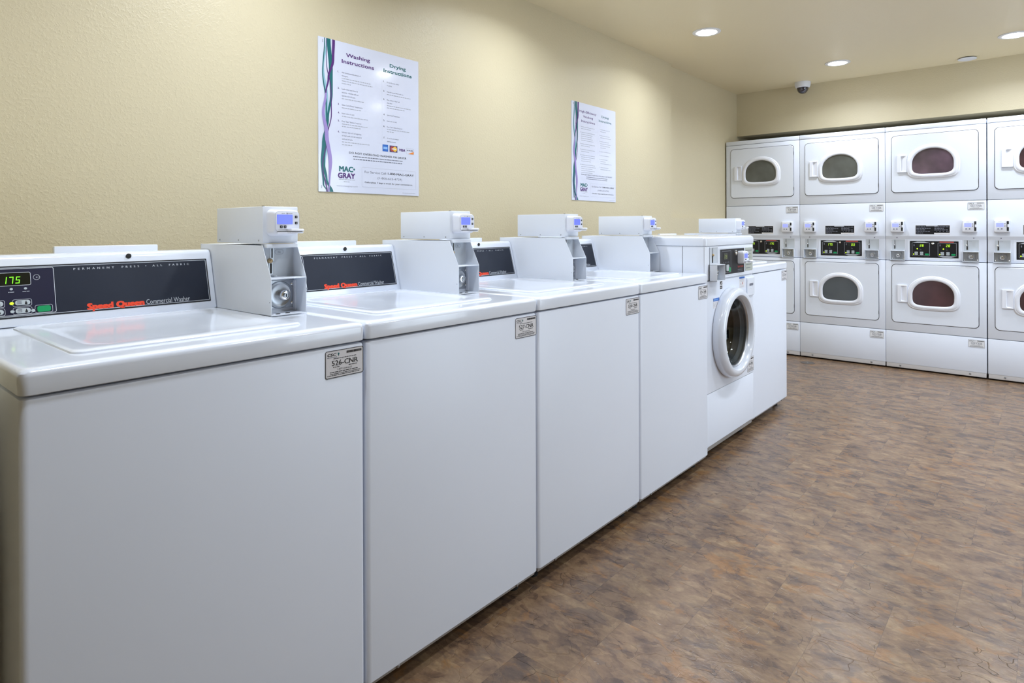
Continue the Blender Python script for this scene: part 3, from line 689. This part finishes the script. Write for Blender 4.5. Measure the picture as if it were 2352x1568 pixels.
def dryer_door(parent, zlo, zhi, tint):
    y0, y1 = .042, .607; zc = (zlo+zhi)/2
    m = MB(); P = flat(0)
    m.plate(rr(y0, y1, zlo, zhi, .030, 8), P, -.0005, .0006, SEAML, .0002)
    m.plate(rr(y0+.0038, y1-.0038, zlo+.0038, zhi-.0038, .028, 8), P, 0, .006, ENAMEL, .0022)
    for z in (zlo+.07, zhi-.075): m.box(0, .0058, y1-.0035, y1-.0005, z-.014, z+.014, DARK)
    d = m.build('door', parent)
    wz0, wz1 = zc-.087, zc+.110
    inn = dshape(.185, .455, wz0, wz1)
    def grow(g, ez=1.0): return dshape(.185-g, .455+g, wz0-g*.95, wz1+g*.9, wz0+(wz1-wz0)*.42)
    P = flat(.006)
    m = MB()
    m.loft([[P(*p, 0) for p in grow(.040)], [P(*p, .004) for p in grow(.036)], [P(*p, .0085) for p in grow(.031)], [P(*p, .0085) for p in grow(.027)], [P(*p, .012) for p in grow(.023)], [P(*p, .0135) for p in grow(.014)], [P(*p, .0125) for p in grow(.006)], [P(*p, .009) for p in grow(.001)], [P(*p, .002) for p in grow(-.001)]], PLASTIC, False, False)
    fr = m.build('window_frame', d)
    m = MB(); m.loft([[P(*p, 0) for p in inn], [P(*p, .004) for p in inn]], PANE[tint]); m.build('window_pane', fr)
    m = MB()                                              # handle with scooped grip
    hy0, hy1, hz0, hz1 = .084, .150, zc-.068, zc+.068
    A = rr(hy0, hy1, hz0, hz1, .003); B = rr(hy0+.024, hy1-.005, hz0+.008, hz1-.008, .008); C_ = rr(hy0+.028, hy1-.030, hz0+.012, hz1-.012, .006)
    m.loft([[P(*p, 0) for p in A], [P(*p, .0095) for p in A], [P(*p, .011) for p in inset(A, .0015)], [P(*p, .011) for p in B], [P(*p, .001) for p in C_]], PLASTIC, True, True)
    m.build('handle', d)
def make_dryer(i, nums, disp, tints, label, dx=0.0, coindark=False):
    t = thing('stacked_dryer', label, 'tumble dryer', (-1.0675+i*DW+dx, 5.5561, 0), -PI/2, 'stacked dryers in the alcove')
    G = .0012
    y0, y1 = G, DW-G
    m = MB()
    m.box(-.68, 0, y0, y1, 1.3315, 1.8950, CABINET, .003); m.box(-.68, .0005, y0, y1, 1.8975, 1.934, CABINET, .004)
    m.prism([(-.68, .868), (-.013, .868), (-.013, 1.0345), (-.0, 1.0600), (0, 1.3285), (-.68, 1.3285)], y0, y1, CABINET, .0022)
    m.box(-.68, 0, y0, y1, .3070, .8635, CABINET, .003); m.box(-.68, 0, y0, y1, .0455, .3035, CABINET, .003)
    m.box(-.68, -.018, y0+.002, y1-.002, .046, 1.93, SEAML)
    m.box(-.675, -.003, y0+.003, y1-.003, .0125, .047, BASEL, .002)
    for y in (.10, .55): m.lathe([(.007, 0), (.006, .004), (.003, .005)], y, .030, flat(-.003), STEEL, 12, cap1=True)
    m.lathe([(.004, 0), (.003, .002)], .08, 1.047, flat(-.005), INKG, 10, cap1=True); m.lathe([(.004, 0), (.003, .002)], .575, 1.047, flat(-.005), INKG, 10, cap1=True)
    m.build('cabinet', t)
    for x, y in ((-.05, .05), (-.05, .60), (-.6, .05), (-.6, .60)):
        m = MB(); m.lathe([(.018, 0), (.018, .014)], 0, 0, lambda a, b, o, x=x, y=y: (x+a, y+b, o), DARK, 14, cap0=True); m.build('leveling_foot', t)
    dryer_door(t, 1.403, 1.860, tints[0]); dryer_door(t, .371, .838, tints[1])
    m = MB(); P = flat(-.013)
    m.plate(rr(.150, .500, .880, 1.031, .003), P, 0, .0015, CABINET, .0006)
    m.plate(rr(.167, .481, .892, 1.021, .002), P, .001, .0026, BLACKP, .0003)
    for s, tx in ((0, disp[0]), (1, disp[1])):
        a = .180+s*.170; b = a+.118
        m.frame(a, b, .905, 1.008, .004, .0016, P, .0030, INKL)
        if s == 0: m.poly([(a+.008, 1.009), (b-.008, 1.009), (b-.034, 1.0165), (a+.034, 1.0165)], P, .0032, SILVER)
        else:
            m.poly([(a+.008, .904), (a+.034, .8965), (b-.034, .8965), (b-.008, .904)], P, .0032, SILVER); m.rect(a+.012, b-.016, 1.0095, 1.019, P, .0032, DRED)
        m.plate(rr(a+.028, a+.086, .974, .999, .002), P, .003, .0036, DISPB, .0002)
        w_ = len(tx)*.0131
        m.seg7(tx, a+.083-w_-.004, .977, .0185, P, .0040, LEDY, .08)
        m.rect(a+.012, a+.018, .982, .996, P, .0033, INKG)
        if tx == '28': m.plate(circ(a+.036, .961, .0050, 12), P, .003, .0040, LEDY, .0004)
        m.greek(a+.052, .952, .011, .003, P, .0033, INKG, 3); m.greek(a+.052, .962, .006, .002, P, .0033, INKG, 5)
        for (u, v) in ((a+.018, .927), (a+.018, .914), (a+.054, .927), (a+.054, .914)): m.plate(rr(u, u+.022, v-.001, v+.0105, .004), P, .003, .0045, BTNG, .0006); m.rect(u+.005, u+.017, v+.004, v+.0055, P, .0048, INKG)
        m.plate(circ(a+.012, .9185, .0045, 12), P, .003, .0042, LEDY, .0004)
        m.plate(rr(a+.086, a+.112, .911, .924, .004), P, .003, .0045, GREEN, .0006)
    m.lathe([(.0085, .002), (.0085, .006), (.006, .0075), (.004, .006)], .318, 1.004, P, CHROME, 16, cap1=True)
    m.build('control_panel', t)
    m = MB(); P = flat(0)                                   # dark instruction sticker
    m.plate(rr(.205, .429, 1.073, 1.145, .001), P, 0, .0006, PAPER, .0001); m.rect(.207, .427, 1.075, 1.143, P, .0008, BLACKP)
    m.rect(.328, .427, 1.075, 1.086, P, .0010, PAPER); m.rect(.276, .350, 1.1365, 1.143, P, .0010, INKL)
    for k in range(5):
        m.greek(.211, 1.130-.012*k, (.06, .095, .065, .09, .045)[k], .005, P, .0010, INKG, k); m.greek(.330, 1.130-.012*k if k < 4 else 1.094, (.09, .06, .09, .075, .09)[k], .005, P, .0010, INKG, k+9)
    m.build('instruction_sticker', t)
    for a in (.040, .507): dryer_reader(t, a, 1.090)
    for a in (.035, .506): dryer_coin(t, a)
    machine_label(t, .0002, .539, .639, 1.257, 1.315, nums[0], True); machine_label(t, .0002, .539, .639, .230, .288, nums[1], True)
    return t
make_dryer(0, ('518-CNR', '519-CNR'), ('175', '175'), ('grey', 'slate'), 'white stacked tumble dryer in the left corner, lower half hidden by washers')
make_dryer(1, ('520-CNR', '521-CNR'), ('175', '00'), ('grey', 'slate'), 'white stacked tumble dryer labelled 520 and 521, displays reading 175 and 00')
make_dryer(2, ('522-CNR', '523-CNR'), ('28', '28'), ('mauve', 'maroon'), 'white stacked tumble dryer labelled 522 and 523, both displays reading 28')
make_dryer(3, ('524-CNR', '525-CNR'), ('28', '28'), ('maroon', 'maroon'), 'white stacked tumble dryer cut off by the right edge of the photo', .004)

# ------------------------------------------------------------------ posters
def ribbon(m, pts, mt, o, P):                               # pts: (z, y, halfwidth)
    S = []
    for i in range(len(pts)-1):
        for k in range(8):
            u = k/8; u2 = (1-math.cos(PI*u))/2
            a, b = pts[i], pts[i+1]; S.append((a[0]+(b[0]-a[0])*u, a[1]+(b[1]-a[1])*u2, a[2]+(b[2]-a[2])*u))
    S.append(pts[-1])
    for a, b in zip(S, S[1:]): m.poly([(a[1]-a[2], a[0]), (b[1]-b[2], b[0]), (b[1]+b[2], b[0]), (a[1]+a[2], a[0])], P, o, mt)
def poster(y0, z0, W, H_, label, he):
    m = MB(); P = lambda y, z, o=0.0: (o, y, z)
    m.plate(rr(0, W, 0, H_, .001), P, 0, .003, POSTERW, .0003)
    o = .0034
    k = H_/.623
    R_ = lambda pts, mt, j: ribbon(m, [(z*k, y, w_) for z, y, w_ in pts], mt, o+.0003*j, P)
    R_([(.6225, .040, .004), (.50, .024, .0030), (.38, .040, .006), (.20, .034, .010), (.10, .026, .005), (.001, .050, .004)], TEALL, 0)
    R_([(.6225, .030, .0020), (.48, .020, .0025), (.36, .036, .003), (.25, .040, .005), (.12, .020, .010), (.05, .036, .004), (.001, .060, .008)], TEAL, 1)
    R_([(.6225, .048, .009), (.50, .058, .009), (.40, .060, .006), (.30, .044, .004), (.20, .024, .008), (.12, .018, .008), (.03, .022, .003), (.001, .040, .002)], TEAL, 2)
    R_([(.6225, .038, .001), (.52, .038, .0015), (.42, .058, .002), (.32, .060, .002), (.22, .040, .002), (.10, .018, .002), (.001, .038, .003)], PURPLE, 3)
    R_([(.6225, .071, .0065), (.54, .068, .006), (.46, .046, .004), (.40, .034, .003)], PURPLE, 4)
    R_([(.40, .034, .004), (.32, .022, .006), (.24, .036, .009), (.12, .054, .008), (.05, .050, .003), (.001, .046, .003)], LAV, 5)
    TM, SM = .0034, .0035
    if not he:
        m.text('Washing', .132, .566, P, o, PURPLE, h=.0150, w=.120, bold=.035); m.text('Instructions', .111, .537, P, o, PURPLE, h=.0160, w=.162, bold=.035)
        m.text('Drying', .360, .566, P, o, TEAL, h=.0150, w=.090, bold=.035); m.text('Instructions', .326, .539, P, o, TEAL, h=.0160, w=.159, bold=.035)
        for n, z in zip('123456', (.497, .429, .363, .328, .295, .250)): m.text(n+'.', .091, z-.003, P, o, PURPLE, h=.0075, bold=.03)
        for n, z in zip('1234567', (.497, .455, .419, .352, .326, .300, .250)): m.text(n+'.', .324, z-.003, P, o, INK, h=.0070, bold=.03)
        T = lambda s, y, z, h=.0062: m.text(s, y, z, P, o, INKM, h=h, sx=.86, bold=.01)
        G_ = lambda y, z, w_, j: m.greek(y, z, w_, .0032, P, o, INKL, j)
        T('Add recommended amount of', .110, .494); T('detergent.', .110, .481); [G_(.110, .471-.0105*j, (.15, .155, .045)[j], j) for j in range(3)]
        T('Load washer and close lid', .110, .426); T('securely - machine will not', .110, .412); T('operate with lid open.', .110, .398); G_(.110, .387, .11, 3)
        T('Select Cycle/Water Temperature', .110, .360); G_(.110, .349, .10, 4)
        T('Insert coins or card.', .110, .325); G_(.110, .314, .13, 5)
        T('Press "Start" button if required.', .110, .292); G_(.110, .282, .13, 6); G_(.110, .272, .10, 7)
        T('Indicator light is lit at beginning', .110, .247); T('of wash cycle and will remain lit', .110, .233); T('until end of cycle.', .110, .219); G_(.110, .208, .14, 8); G_(.110, .197, .05, 9)
        T('Do not dry resin, rubber', .343, .494, .0056); T('or plastics.', .343, .480, .0056)
        T('Clean lint screen before each use.', .343, .452, .0056); G_(.343, .441, .14, 11)
        T('Place clothes in dryer and', .343, .416, .0056); T('close door.', .343, .403, .0056); G_(.343, .392, .14, 12); G_(.343, .382, .10, 13)
        T('Select Cycle/Temperature', .343, .349, .0056); T('Insert coins or card.', .343, .323, .0056); T('Press "Start" button if required.', .343, .297, .0056); G_(.343, .287, .13, 14); G_(.343, .277, .04, 15)
        T('At end of cycle remove', .343, .247, .0056); T('clothing promptly.', .343, .233, .0056)
        m.rect(.318, .349, .190, .220, P, o, BLUE); m.rect(.322, .345, .200, .210, P, o+.0003, LBLUE)
        m.rect(.357, .401, .190, .219, P, o, mat('card_navy', (.05, .02, .12), .4)); m.poly(circ(.372, .2045, .0115, 20), P, o+.0003, DRED); m.poly(circ(.387, .2045, .0115, 20), P, o+.0005, YELL); m.rect(.368, .392, .2025, .2065, P, o+.0007, PAPER)
        m.text('VISA', .409, .199, P, o, PURPLE, h=.0105, w=.036, bold=.05, italic=.2)
        m.frame(.452, .497, .189, .215, .001, .0008, P, o, INKL); m.poly([(.462, .190), (.496, .190), (.496, .202)], P, o, ORANGE); m.greek(.456, .204, .036, .004, P, o+.0002, INKG, 3)
        m.text('DO NOT OVERLOAD WASHER OR DRYER', .145, .164, P, o, INK, h=.0085, w=.308, bold=.015)
        m.greek(.165, .152, .270, .0036, P, o, INKG, 20); m.greek(.166, .141, .265, .0036, P, o, INKG, 21)
        m.rect(.316, .3164, .235, .560, P, o, INKL)
    else:
        m.text('High-Efficiency', .086, .553, P, o, PURPLE, h=.0145, w=.192, bold=.01); m.text('Washing', .126, .523, P, o, PURPLE, h=.0145, w=.114, bold=.01); m.text('Instructions', .105, .493, P, o, PURPLE, h=.0155, w=.156, bold=.01)
        m.text('Drying', .343, .549, P, o, TEAL, h=.0145, w=.086, bold=.015); m.text('Instructions', .309, .519, P, o, TEAL, h=.0155, w=.154, bold=.015)
        z = .462; rnd = random.Random(3)
        for n, c in zip('123456', (2, 5, 2, 2, 4, 5)):
            m.text(n, .090, z-.001, P, o, PURPLE, h=.006, bold=.01)
            for j in range(c): m.greek(.105, z, rnd.uniform(.09, .165) if j else .155, .0032, P, o, INKL, int(z*999)); z -= .0125
            z -= .010
        z = .468
        for n, c in zip('1234567', (2, 2, 4, 1, 1, 3, 2)):
            m.text(n, .312, z-.001, P, o, INKG, h=.006, bold=.01)
            for j in range(c): m.greek(.326, z, rnd.uniform(.06, .15), .0032, P, o, INKL, int(z*999)); z -= .0135
            z -= .012
        m.text('FOR BEST RESULTS USE HIGH-EFFICIENCY DETERGENT', .105, .160, P, o, INKG, h=.0075, w=.365, bold=.01)
        m.greek(.160, .148, .25, .0034, P, o, INKG, 20); m.greek(.160, .137, .25, .0034, P, o, INKG, 21)
        m.rect(.298, .2984, .23, .55, P, o, INKL)
    m.text('MAC', .097, .0875, P, o, TEAL, h=.0215, w=.066, bold=.055); m.poly(circ(.1695, .099, .0045, 14), P, o, TEAL)
    m.text('GRAY', .091, .0600, P, o, PURPLE, h=.0215, w=.082, bold=.055)
    m.greek(.094, .053, .078, .003, P, o, INKL, 30); m.greek(.118, .044, .03, .003, P, o, INKL, 31)
    m.text('www.macgray.com', .083, .025, P, o, INKL, h=.0062, w=.104)
    m.frame(.208, .508, .028, .112, .004, .0006, P, o, INKL)
    m.text('For Service Call:', .223, .088, P, o, INKG, h=.0098, w=.116); m.text('1-800-MAC-GRAY', .347, .088, P, o, INK, h=.0098, w=.149, bold=.02)
    m.text('(1-800-622-4729)', .291, .066, P, o, INKG, h=.0088, w=.136); m.text('Calls taken 7 days a week for your convenience.', .223, .0455, P, o, INK, h=.0070, w=.266, bold=.006)
    m.greek(.43, .010, .075, .002, P, o, INKL, 33)
    for y, z in ((.020, H_-.015), (.014, .020)): m.box(.003, .0048, y-.0005, y+.0005, z-.006, z+.006, STEEL)
    K = 1.018
    ob = m.build('instruction_poster'); ob.scale = (1, K, K); ob.location = (XL+.0005, -.2416+(y0+.2416)*K, 1.1359+(z0-1.1359)*K)
    return tag(ob, label, 'poster', 'laundry instruction posters on the wall')
poster(1.164, 1.285, .527, .623, 'larger-looking wall poster headed Washing Instructions, with payment card logos', False)
poster(2.926, 1.307, .517, .613, 'wall poster headed High-Efficiency Washing Instructions, farther along the left wall', True)

# ------------------------------------------------------------------ ceiling fittings
TRIM = mat('light_trim_white', (0.80, 0.80, 0.82), 0.35)
LENS = mat('light_lens', (0.9, 0.9, 0.9), 0.4, emit=(0.93, 0.965, 1.0), es=40)
def ceiling_light(i, x, y, proto=None):
    labs = {0: 'round recessed ceiling light nearest the left wall, above the front-loading washer', 1: 'round recessed ceiling light in front of the 520-521 dryer, middle one', 2: 'round recessed ceiling light cut by the right edge of the photo'}
    lab = labs.get(i, 'unseen round recessed ceiling light, one of the inferred and added set')
    if proto is None:
        t = thing('ceiling_light', lab, 'ceiling light', (x, y, CEIL), 0)
        D = lambda a, b, o=0.0: (a, -b, -o)
        m = MB(); m.lathe([(.091, 0), (.0905, .004), (.084, .007), (.072, .0075), (.066, .006), (.0655, .002), (.0655, .001)], 0, 0, D, TRIM, 48); m.build('trim_ring', t)
        m = MB(); m.lathe([(.0655, .002), (.060, .0075), (.045, .0105), (.02, .012)], 0, 0, D, LENS, 40, cap1=True); m.build('lens', t)
    else:
        t = copy_tree(proto, skip=('lamp_light',)); t.location = (x, y, CEIL); t['label'] = lab
    t['group'] = 'recessed ceiling lights' if i < 3 else 'recessed ceiling lights outside the photo'
    l = bpy.data.lights.new('lamp_light', 'AREA'); l.shape = 'DISK'; l.size = .125; l.energy = LAMP_POWER; l.color = LAMP_COLOR; l.spread = math.radians(150)
    lo = bpy.data.objects.new('lamp_light', l); COL.objects.link(lo); lo.parent = t; lo.location = (0, 0, -.0135)
    return t
c0 = None
for i, (x, y) in enumerate(LAMPS):
    if i == 0: c0 = ceiling_light(i, x, y)
    else:
        ceiling_light(i, x, y, c0)
D = lambda a, b, o=0.0: (a, -b, -o)
t = thing('security_camera', 'small white dome security camera with dark dome on the ceiling', 'security camera', (-.438, 5.742, CEIL))
m = MB(); m.lathe([(.066, 0), (.067, .006), (.064, .030), (.058, .046), (.050, .050), (.046, .047)], 0, 0, D, PLASTIC, 40); m.build('housing', t)
m = MB(); m.lathe([(.049, .046), (.048, .060), (.043, .076), (.034, .090), (.020, .100), (.006, .104)], 0, 0, D, mat('smoked_dome', (.03, .025, .04), .06, coat=1), 40, cap1=True); m.build('dome', t)
m = MB(); m.lathe([(.045, 0), (.045, .006)], 0, 0, D, DARK, 32); m.lathe([(.060, .006), (.061, .008), (.058, .012), (.040, .014)], 0, 0, D, PLASTIC, 36, cap0=True, cap1=True)
o = m.build('sprinkler_cover'); o.location = (.764, 5.72, CEIL); tag(o, 'small flat white disc on the ceiling above the right dryers', 'sprinkler cover')
m = MB(); E = lambda a, b, o=0.0: (a, b, o)
m.lathe([(.055, .0002), (.054, .0025), (.046, .003), (.045, .002)], 0, 0, E, mat('drain_bronze', (0.10, 0.085, 0.075), 0.5), 32, cap1=True)
m.lathe([(.006, .002), (.005, .0035)], 0, 0, E, STEEL, 10, cap1=True)
o = m.build('floor_drain'); o.location = (-.295, 5.338, 0); tag(o, 'small round grey floor drain cover near the dryers', 'floor drain')
